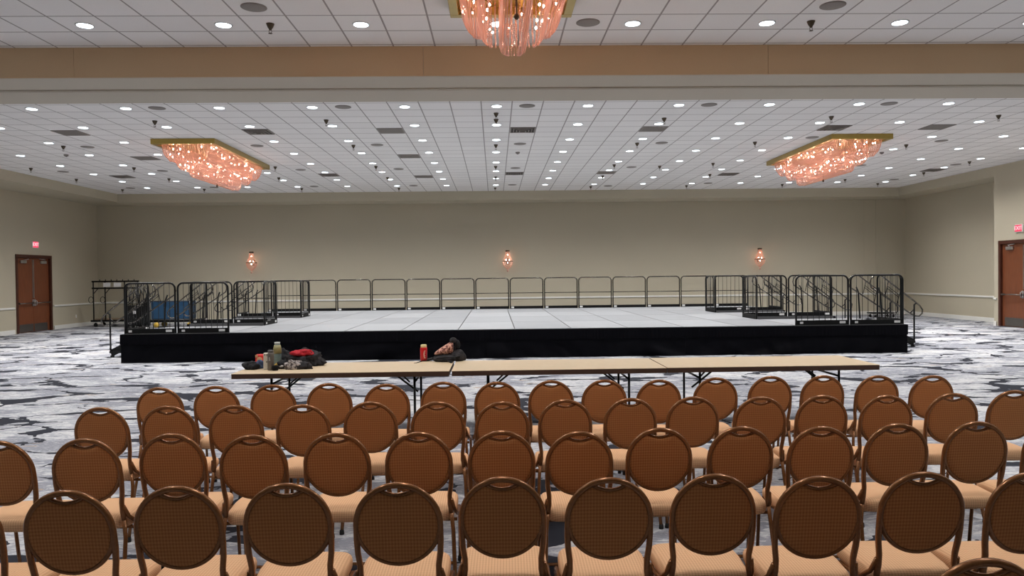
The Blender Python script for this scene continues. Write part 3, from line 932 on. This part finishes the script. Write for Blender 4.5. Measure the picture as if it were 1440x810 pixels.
# folded rail sections hung on the trolley's right end
for k in range(5):
    x = .52+k*.10
    t2 = thing('folded_handrail', 'black folded handrail leaning on the corner storage trolley', 'handrail', (-14.65+x+.3, 28.80+.07*k, 0), 0, 'folded handrails by the trolley')
    mb = MB(); mb.tube([(-.1, 0, .05), (-.16, 0, .9), (-.1, 0, 1.35+.05*k), (.05, 0, 1.42), (.12, 0, 1.2), (.1, 0, .05)], .018, 6, True)
    mb.build('loop_tube', M['black'], t2)
    MB().tube([(-.13, 0, .5), (.11, 0, .75)], .014, 6).build('brace', M['black'], t2)
    t2['category'] = 'handrail'
t = thing('blue_panel_trolley', 'low black trolley with blue side panels and yellow wheels behind the stage', 'trolley', (-12.15, 28.7, 0))
MB().box(-.95, .85, -.35, .35, .20, .28).build('trolley_deck', M['blackmatte'], t)
MB().box(-.82, .62, -.34, .34, .30, 1.0, bev=.04).build('blue_body', simple('blue_vinyl', rgb(26, 66, 98), .5), t)
mb = MB()
for z in (.30, 1.0): mb.tube([(-.84, -.35, z), (.64, -.35, z)], .018, 6)
for x in (-.84, .64): mb.tube([(x, -.35, .28), (x, -.35, 1.02)], .018, 6)
mb.build('frame_tube', M['alu'], t)
yel = simple('yellow_wheel', rgb(196, 160, 60), .5)
for x in (-.60, .65):
    for y in (-.36, .30):
        MB().lathe([(.001, -.03), (.10, -.028), (.10, .028), (.001, .03)], (x, y, .10), 18, 0, 'y').build('wheel', [yel], t)
t = thing('equipment_case', 'dark wheeled equipment stack between the two trolleys', 'case', (-13.45, 28.3, 0))
MB().box(-.35, .3, -.3, .3, .12, .85, bev=.03).build('case_body', M['blackmatte'], t)
MB().box(.0, .12, -.31, -.30, .55, .66).build('sticker', M['sticker'], t)
for x in (-.25, .2):
    c_ = MB(); caster(c_, x, -.2); caster(c_, x, .2); c_.build('caster', [M['black'], M['rubber']], t)
t = thing('flat_dolly', 'low flat black dolly on the carpet right of the stage', 'dolly', (15.35, 29.3, 0))
MB().box(-.45, .45, -.3, .3, .14, .19, bev=.01).build('dolly_top', M['blackmatte'], t)
for x in (-.35, .35):
    c_ = MB(); caster(c_, x, -.22, .05); caster(c_, x, .22, .05); c_.build('caster', [M['black'], M['rubber']], t)

# ================================================================ TABLES
TZ = .74
TW, TD = 2.40, 1.0
def table(label, loc, rz=0):
    t = thing('folding_table', label, 'table', loc, rz, 'long folding tables')
    h = TW/2
    MB().box(-h, h, -TD/2, TD/2, TZ-.006, TZ, bev=.002).build('tabletop', M['tabletop'], t)
    MB().box(-h+.002, h-.002, -TD/2+.002, TD/2-.002, TZ-.058, TZ-.006).build('table_edge', M['tableedge'], t)
    for sg in (-1, 1):
        for y in (-TD/2+.14, TD/2-.14):
            MB().tube([(sg*(h-.40), y, TZ-.045), (sg*(h-.40), y, .0)], .014, 8).build('leg', M['black'], t)
        mb = MB()
        mb.tube([(sg*(h-.40), -TD/2+.14, .12), (sg*(h-.40), TD/2-.14, .12)], .012, 6)
        mb.tube([(sg*(h-.40), -TD/2+.14, .60), (sg*(h-.40), TD/2-.14, .60)], .012, 6)
        mb.tube([(sg*(h-.72), 0, TZ-.05), (sg*(h-.40), 0, .44)], .012, 6)
        mb.tube([(sg*(h-.66), .1, TZ-.05), (sg*(h-.50), .03, .55)], .010, 6)
        mb.build('folding_brace', M['black'], t)
    return t
TYF = 8.27
tabs = [(-1.72, 'left folding table of three, sand laminate top, carrying the pile of clothes'), (.705, 'middle folding table of three with the gap at its left end'), (3.12, 'right folding table of three, bare sand laminate top')]
for x, lb in tabs: table(lb, (x, TYF+TD/2+ (0.02 if x > 3 else 0), 0), 0)

# ================================================================ THINGS ON THE TABLES
def tp(x, y):
    p = unpix(x, y, z=TZ); return (p.x, p.y)
def blob(mb, c, r, seed, amp=.35, freq=13.0, n_=(34, 22), flat=True, mi=0):
    nu, nv = n_; vs = []; fs = []
    for j in range(nv+1):
        th = PI*j/nv
        for i in range(nu):
            ph = 2*PI*i/nu
            d = Vector((math.sin(th)*math.cos(ph), math.sin(th)*math.sin(ph), math.cos(th)))
            p = Vector((d.x*r[0], d.y*r[1], d.z*r[2]))
            q_ = p*freq+Vector((seed*3.1, seed, 0))
            k = 1+amp*noise.noise(q_)+amp*.6*noise.noise(q_*2.3)-amp*.5*abs(noise.noise(q_*1.4))
            p = Vector((p.x*k, p.y*k, p.z*k))
            z = p.z
            if flat: z = max(z, -r[2]*.55)
            vs.append((c[0]+p.x, c[1]+p.y, c[2]+z+(r[2]*.55 if flat else 0)))
    for j in range(nv):
        for i in range(nu):
            l = (i+1) % nu
            fs.append((j*nu+i, (j+1)*nu+i, (j+1)*nu+l, j*nu+l))
    return mb.add(vs, fs, mi, True)
def cloth(name, col, rough=.85, c2=None, scale=25):
    t_ = NT(name); v = t_.mapped((1, 1, 1))
    nz = t_.noise(v, scale, 4, .6)
    cr = t_.n('ShaderNodeValToRGB'); cr.color_ramp.elements[0].position = .45; cr.color_ramp.elements[1].position = .56
    cr.color_ramp.elements[0].color = col; cr.color_ramp.elements[1].color = c2 or tuple(min(1, c*1.5) for c in col[:3])+(1,)
    t_.l(nz, cr.inputs[0]); t_.set(base=cr.outputs[0], rough=rough, spec=.3)
    t_.bump(nz, .4, .004)
    return t_.m
C_black = cloth('black_cloth', rgb(14, 14, 17), c2=rgb(26, 26, 30))
C_char = cloth('charcoal_cloth', rgb(30, 29, 31), c2=rgb(50, 47, 50))
C_grey = cloth('grey_print_cloth', rgb(70, 62, 62), c2=rgb(176, 168, 164), scale=40)
C_red = cloth('crimson_cloth', rgb(150, 22, 34), c2=rgb(180, 40, 50))
C_pink = cloth('pink_print_cloth', rgb(206, 158, 140), c2=rgb(96, 52, 50), scale=38)
C_denim = cloth('dark_blue_cloth', rgb(40, 50, 74), c2=rgb(62, 76, 104))
Z = TZ
def heap(name, label, cat, px, r, mat, seed, amp=.35, dz=0, parts=()):
    x, y = tp(*px)
    t_ = thing(name, label, cat, (x, y, Z+dz))
    blob(MB(), (0, 0, 0), r, seed, amp).build('cloth_body', mat, t_)
    for (pn, off, pr, pm, sd) in parts:
        blob(MB(), off, pr, sd, amp).build(pn, pm, t_)
    return t_
heap('black_gloves', 'small black cloth bundle at the left end of the table pile', 'cloth bundle', (352, 519), (.085, .07, .06), C_black, 1, parts=(('black_cuff', (.06, -.04, 0), (.06, .05, .05), C_black, 4),))
heap('dark_blue_cap', 'dark blue knitted cap between black bundle and white carton', 'cap', (365, 518), (.06, .06, .065), C_denim, 2, .2, parts=(('cap_brim', (-.05, -.04, 0), (.04, .035, .03), C_black, 8),))
# red packet
x, y = tp(363, 514)
t = thing('red_packet', 'bright red printed packet leaning behind the black bundle', 'packet', (x, y+.12, Z))
MB().box(-.065, .065, -.03, .03, 0, .125, bev=.015).build('packet_body', simple('bright_red_print', rgb(214, 44, 40), .4), t)
MB().lathe([(.001, -.002), (.035, 0), (.035, .003), (.001, .004)], (-.01, -.032, .06), 16, 0, 'y').box(-.06, -.03, -.034, -.031, .09, .12).build('printed_patch', simple('beige_print', rgb(196, 150, 110), .5), t)
# white carton
x, y = tp(374, 520)
t = thing('white_carton', 'off-white carton with a small pattern left of the grey flask', 'carton', (x+.0, y+.04, Z))
MB().box(-.032, .032, -.03, .03, 0, .19, bev=.004).build('carton_body', simple('off_white_card', rgb(200, 196, 184), .6), t)
MB().box(-.02, -.008, -.032, -.030, .16, .18).box(.004, .018, -.032, -.030, .155, .18).box(.0, .02, -.032, -.03, .08, .1).build('printed_marks', simple('grey_print', rgb(120, 112, 100), .6), t)
# grey flask
x, y = tp(381, 520.5)
t = thing('grey_flask', 'tall grey steel flask with small white figure mark', 'flask', (x, y, Z))
MB().lathe([(.034, 0), (.037, .006), (.037, .185), (.033, .197), (.03, .2)], n=24).build('flask_body', simple('grey_flask_paint', rgb(104, 98, 92), .35, .3), t)
MB().lathe([(.03, .2), (.031, .203), (.031, .225), (.028, .23), (.001, .231)], n=24).build('flask_lid', simple('dark_grey_lid', rgb(82, 80, 80), .5), t)
MB().tube([(-.022, 0, .23), (-.022, 0, .243), (.022, 0, .243), (.022, 0, .23)], .005, 6).build('carry_loop', M['blackmatte'], t)
mk = MB()
mk.lathe([(.001, 0), (.005, 0), (.005, .002), (.001, .002)], (-.004, -.039, .147), 10, 0, 'y')
mk.tube([(-.004, -.038, .14), (-.003, -.038, .125), (-.010, -.038, .11)], .0025, 5); mk.tube([(-.003, -.038, .125), (.006, -.038, .11)], .0025, 5); mk.tube([(-.011, -.038, .135), (.004, -.038, .13)], .002, 5)
mk.build('figure_mark', M['sticker'], t)
# drink pouch / clear bottle behind
x, y = tp(387, 516)
t = thing('clear_bottle', 'clear plastic bottle with yellow contents behind the grey flask', 'bottle', (x, y+.10, Z))
MB().lathe([(.04, 0), (.045, .01), (.045, .2), (.035, .25), (.03, .265)], n=20).build('bottle_body', simple('teal_clear_plastic', rgb(108, 126, 124), .15), t)
MB().lathe([(.047, .15), (.047, .21), (.037, .252), (.034, .252)], n=20).build('printed_sleeve', simple('yellow_sleeve', rgb(150, 142, 96), .4), t)
MB().lathe([(.03, .265), (.033, .267), (.033, .285), (.001, .287)], n=16).build('bottle_cap', simple('pale_cap', rgb(190, 196, 190), .4), t)
# blue packet
x, y = tp(391, 513)
t = thing('blue_packet', 'small blue printed packet in the middle of the pile', 'packet', (x+.01, y+.04, Z))
MB().box(-.06, .06, -.035, .035, 0, .10, bev=.01).build('packet_body', simple('blue_print', rgb(30, 78, 150), .4), t)
MB().box(-.045, .03, -.037, -.034, .05, .062).build('printed_marks', M['sticker'], t)
# snack bag and black lens cap
x, y = tp(386, 521)
t = thing('black_mug', 'small squat black cup at the table edge before the flask', 'cup', (x+.01, y-.005, Z))
MB().lathe([(.03, 0), (.034, .005), (.036, .055), (.033, .058), (.03, .05), (.001, .045)], n=20).build('cup_body', M['blackmatte'], t)
MB().tube([(.034, 0, .045), (.05, 0, .04), (.05, 0, .02), (.034, 0, .015)], .004, 6).build('cup_handle', M['blackmatte'], t)
heap('tangled_cable', 'tangle of black cable and metal clips beside the flask', 'cable', (397, 518), (.075, .08, .055), C_black, 12, .6, parts=(('metal_clip', (.0, -.06, .02), (.03, .02, .02), M['chrome'], 3), ('yellow_tag', (-.055, -.05, .02), (.03, .015, .03), yel, 6)))
heap('black_camera_bag', 'black bag at the back of the table pile', 'bag', (399, 512), (.13, .10, .11), C_black, 21, .35, parts=(('shoulder_strap', (-.02, .02, .06), (.11, .05, .04), C_char, 5),))
heap('charcoal_jacket', 'crumpled charcoal jacket forming the right of the pile', 'jacket', (428, 514), (.22, .13, .115), C_char, 31, .45, parts=(('sleeve', (.13, -.03, -.0), (.12, .07, .06), C_char, 35), ('collar', (-.1, .02, .05), (.1, .06, .05), C_black, 37)))
heap('printed_grey_shirt', 'grey and white printed cloth at the front right of the pile', 'shirt', (413, 519), (.11, .07, .07), C_grey, 41, .35, parts=(('dark_fold', (.10, .0, 0), (.12, .06, .05), C_char, 44),))
heap('crimson_scarf', 'crimson cloth lying across the top of the charcoal jacket', 'scarf', (426, 515), (.12, .065, .045), C_red, 51, .5, dz=.125)

# red bottle
x, y = tp(596, 507.5)
t = thing('red_drink_bottle', 'red drink bottle with cream lid and curved white mark', 'bottle', (x, y, Z))
MB().lathe([(.040, 0), (.044, .006), (.044, .15), (.042, .165), (.038, .17)], n=24).build('bottle_body', simple('glossy_red', rgb(196, 22, 30), .3), t)
MB().lathe([(.036, .17), (.038, .172), (.037, .2), (.03, .205), (.001, .206)], n=20).build('bottle_lid', simple('cream_lid', rgb(222, 206, 150), .5), t)
mk = MB()
def on_cyl(a, z, r=.0455): return (r*math.sin(a), -r*math.cos(a), z)
mk.tube([on_cyl(.45+.34*math.cos(a), .085+.045*math.sin(a)) for a in [PI*.30+PI*1.35*k/12 for k in range(13)]], .0028, 5)
mk.tube([on_cyl(.45+.18*math.cos(a), .085+.022*math.sin(a)) for a in [PI*.2+PI*1.5*k/12 for k in range(13)]], .002, 5)
mk.build('white_mark', simple('cream_print', rgb(238, 220, 200), .5), t)
xa, ya = tp(600, 508); xb, yb = tp(582, 511)
t = thing('charging_cable', 'thin black cable lying beside the red bottle', 'cable', (xa, ya, Z))
MB().tube([(.06, .03, .006), (.02, -.01, .006), (-.05, -.012, .006), (xb-xa+.03, yb-ya, .006), (xb-xa, yb-ya, .006)], [.006, .007, .006, .004, .002], 6).build('cable_run', M['rubber'], t)
# backpack
x, y = tp(630, 508.5)
t = thing('black_backpack', 'black backpack lying flat on the table over the gap', 'backpack', (x, y+.08, Z))
bp = MB(); blob(bp, (-.02, 0, 0), (.185, .15, .060), 61, .16, 5, (28, 16)); blob(bp, (.12, .02, .0), (.10, .12, .085), 63, .2, 6, (20, 12))
bp.build('pack_body', C_char, t)
MB().tube([(-.14, -.13, .05), (-.03, -.15, .065), (.08, -.14, .06), (.15, -.10, .07)], .006, 6).build('zip_line', M['rubber'], t)
MB().tube([(-.19, -.03, .03), (-.25, -.02, .02), (-.27, .03, .015), (-.2, .07, .03)], .012, 6).build('grab_strap', M['rubber'], t)
MB().tube([(.0, -.13, .02), (.03, -.16, .012), (.055, -.19, .008), (.06, -.23, -.0)], .009, 6).build('strap', C_black, t)
MB().tube([(.06, -.23, .006), (.05, -.26, .004), (.02, -.20, .012), (.0, -.16, .02)], .007, 6).build('buckle_strap', C_black, t)
t2 = thing('pink_patterned_pouch', 'pink patterned cloth pouch resting on the black backpack', 'pouch', (x-.0, y+.09, Z+.075))
vs = []
pm = MB()
nn = 14
for i in range(nn+1):
    u = i/nn
    cx = -.17+.23*u; hgt = .03+.15*u**.9
    ring = []
    for k in range(14):
        a = 2*PI*k/14
        w_ = .06+.05*math.sin(PI*u)
        wob = 1+.12*noise.noise((u*5, math.cos(a)*2, math.sin(a)*2))
        vs.append((cx, w_*math.cos(a)*wob, hgt*.5+hgt*.5*math.sin(a)*wob))
fs = []
for i in range(nn):
    for k in range(14):
        l = (k+1) % 14; fs.append((i*14+k, i*14+l, i*14+14+l, i*14+14+k))
fs.append(tuple(range(13, -1, -1))); fs.append(tuple(range(nn*14, nn*14+14)))
pm.add(vs, fs, 0, True); pm.build('pouch_cloth', C_pink, t2)
MB().tube([(.05, -.02, .12), (.08, -.04, .10), (.09, -.03, .05), (.07, -.02, .01)], .004, 5).build('drawstring', M['rubber'], t2)
t3 = thing('black_hat', 'small rounded black cap perched on top of the pink pouch', 'cap', (x+.065, y+.09, Z+.225))
hb = MB(); blob(hb, (0, 0, 0), (.05, .05, .045), 71, .15, 6, (18, 12)); hb.build('cap_crown', C_char, t3)
hb = MB(); blob(hb, (.05, -.01, -.07), (.035, .04, .07), 73, .2, 6, (14, 10)); hb.build('hanging_flap', C_black, t3)

# ================================================================ CHAIRS
def bpos(z): return -.19-(z-.45)*.165
RC, ZC = .172, .727
def make_chair():
    t = thing('banquet_chair', 'x', 'chair', (0, 0, 0), 0, 'tan banquet chairs')
    # seat cushion
    mb = MB(); n_ = 40; vs = []; fs = []
    layers = [(.88, .385), (.96, .39), (1.0, .405), (1.005, .43), (.985, .448), (.93, .460), (.8, .467), (.55, .470), (.25, .471)]
    for sc2, z in layers:
        for k in range(n_):
            a = 2*PI*k/n_; c_, s_ = math.cos(a), math.sin(a); e = .42
            x = abs(c_)**e*math.copysign(1, c_)*.202; y = abs(s_)**e*math.copysign(1, s_)*.215
            if y < 0: x *= .95
            dz = -.012*max(0, (y-.12)/.095) if z > .44 else 0
            vs.append((x*sc2, y*sc2+.01, z+dz))
    m_ = len(layers)
    for i in range(m_-1):
        for k in range(n_):
            l = (k+1) % n_; fs.append((i*n_+k, i*n_+l, i*n_+n_+l, i*n_+n_+k))
    fs.append(tuple(range(n_-1, -1, -1))); fs.append(tuple(range((m_-1)*n_, m_*n_)))
    mb.add(vs, fs, 0, True); mb.build('seat', M['fabric'], t)
    # back pad: a disc whose top dips under the hand hole
    def lip(x): return .861+.020*(x/.068)**2
    def rad(a):
        R_ = RC
        ca, sa = math.cos(a), math.sin(a)
        if sa > .5:
            lo, hi = 0.05, RC
            for _ in range(24):
                md = (lo+hi)/2
                X, Z_ = md*ca, ZC+md*sa
                if abs(X) < .085 and Z_ > lip(X)-.006: hi = md
                else: lo = md
            R_ = lo
        return R_
    n_ = 64; vs = []; fs = []
    rings = [(1, 0), (.985, .6), (.93, .88), (.75, 1.0), (.4, 1.08), (.12, 1.1)]
    for side in (1, -1):
        th = .024 if side > 0 else .013
        for (fr, hh) in rings:
            for k in range(n_):
                a = 2*PI*k/n_; R_ = rad(a)*fr
                x, z = R_*math.cos(a), ZC+R_*math.sin(a)
                vs.append((x, bpos(z)+side*th*hh, z))
    m_ = len(rings)
    for sd in range(2):
        o_ = sd*m_*n_
        for i in range(m_-1):
            for k in range(n_):
                l = (k+1) % n_
                q_ = (o_+i*n_+k, o_+i*n_+l, o_+i*n_+n_+l, o_+i*n_+n_+k)
                fs.append(q_ if sd else q_[::-1])
        cap = tuple(range(o_+(m_-1)*n_, o_+m_*n_)); fs.append(cap if sd else cap[::-1])
    mb = MB().add(vs, fs, 0, True); mb.build('backrest', M['fabricshade'], t)
    # back frame: arch, uprights, ring under the pad
    up = []
    for a in [PI*i/24 for i in range(25)]:
        x, z = .178*math.cos(a), ZC+.178*math.sin(a)
        up.append((x, bpos(z), z))
    lo_r = [(.179, bpos(.66), .66), (.176, bpos(.60), .60), (.168, bpos(.54), .54), (.168, -.198, .49), (.176, -.195, .44)]
    path = [(p[0], p[1], p[2]) for p in reversed(lo_r)]+up+[(-p[0], p[1], p[2]) for p in lo_r]
    bf = MB().tube(path, .0135, 10).build('back_frame', M['bronze'], t)
    ring = []
    for a in [-PI*.02-PI*.96*i/26 for i in range(27)]:
        x, z = .176*math.cos(a), ZC+.176*math.sin(a)
        ring.append((x, bpos(z), z))
    MB().tube(ring, .0115, 8).build('lower_ring', M['bronze'], bf)
    lp_ = [(x, bpos(lip(x)), lip(x)) for x in [-.078+.156*i/12 for i in range(13)]]
    MB().tube(lp_, .0085, 8).build('hand_hole_rim', M['bronze'], bf)
    # legs
    for s in (-1, 1):
        l_ = MB().tube([(s*.176, -.195, .45), (s*.186, -.205, .34), (s*.194, -.245, .17), (s*.200, -.30, .012)], .012, 8).build('leg', M['bronze'], t)
        MB().lathe([(.016, 0), (.017, .008), (.015, .03), (.012, .032)], (s*.200, -.30, 0), 10).build('foot_glide', M['rubber'], l_)
        l_ = MB().tube([(s*.178, -.205, .52), (s*.192, -.175, .455), (s*.206, -.12, .412), (s*.207, -.04, .395), (s*.207, .10, .385), (s*.206, .165, .36), (s*.205, .195, .30), (s*.204, .215, .16), (s*.203, .235, .012)], .011, 8).build('leg', M['bronze'], t)
        MB().lathe([(.015, 0), (.016, .008), (.014, .03), (.011, .032)], (s*.203, .235, 0), 10).build('foot_glide', M['rubber'], l_)
    sf = MB()
    sf.tube([(-.210, .12, .378), (.210, .12, .378)], .010, 8); sf.tube([(-.206, -.12, .378), (.206, -.12, .378)], .010, 8)
    for x in (-.12, .12): sf.tube([(x, -.12, .375), (x, .12, .375)], .009, 6)
    sf.build('seat_frame', M['bronze'], t)
    MB().tube([(-.198, -.245, .17), (.198, -.245, .17)], .009, 8).build('stretcher', M['bronze'], t)
    return t
chair0 = make_chair()
rowsC = [
 ('nearest full row', [(-68, 694), (92, 690), (247, 684), (402, 680), (558, 679), (706, 671), (857, 672), (1005, 667), (1153, 670), (1300, 664), (1452, 664)]),
 ('second nearest row', [(-5, 620), (118, 617), (240, 610), (354, 612), (472, 609), (588, 608), (705, 606), (815, 607), (928, 602), (1043, 600), (1156, 600), (1263, 596), (1375, 593), (1488, 592)]),
 ('third nearest row', [(140, 573), (235, 571), (330, 570), (425, 569), (520, 565), (615, 565), (706, 565), (795, 562), (887, 560), (975, 558), (1070, 558), (1157, 556), (1248, 556), (1341, 553), (1427, 549)]),
 ('row nearest the tables', [(223, 545), (303, 543), (383, 541), (462, 539), (543, 540), (623, 537), (699, 537), (775, 535), (850, 534), (927, 534), (1007, 531), (1084, 529), (1158, 528), (1235, 528), (1312, 528)]),
]
rnd = random.Random(3)
used = False
rowtxt = ['nearest full row', 'second row back', 'third row back', 'row nearest the tables']
for ri, (nm_, lst) in enumerate(rowsC):
    for k, (px, py) in enumerate(lst):
        p = unpix(px, py, z=.915)
        rz = rnd.uniform(-.02, .02)
        lb = 'tan banquet chair in the %s, %s' % (nm_, place(k, len(lst)))
        off = Vector((math.sin(rz)*-.265*-1, .265*math.cos(rz)))
        loc = (p.x-.265*math.sin(rz), p.y+.265*math.cos(rz), 0)
        if not used:
            chair0.location = loc; chair0.rotation_euler = (0, 0, rz); chair0['label'] = lb; used = True
        else: dup(chair0, loc, rz, lb)
p = unpix(1388, 786, z=.915)
dup(chair0, (p.x, p.y+.265, 0), 0.0, 'closest tan banquet chair, only its top rim showing at the bottom right')
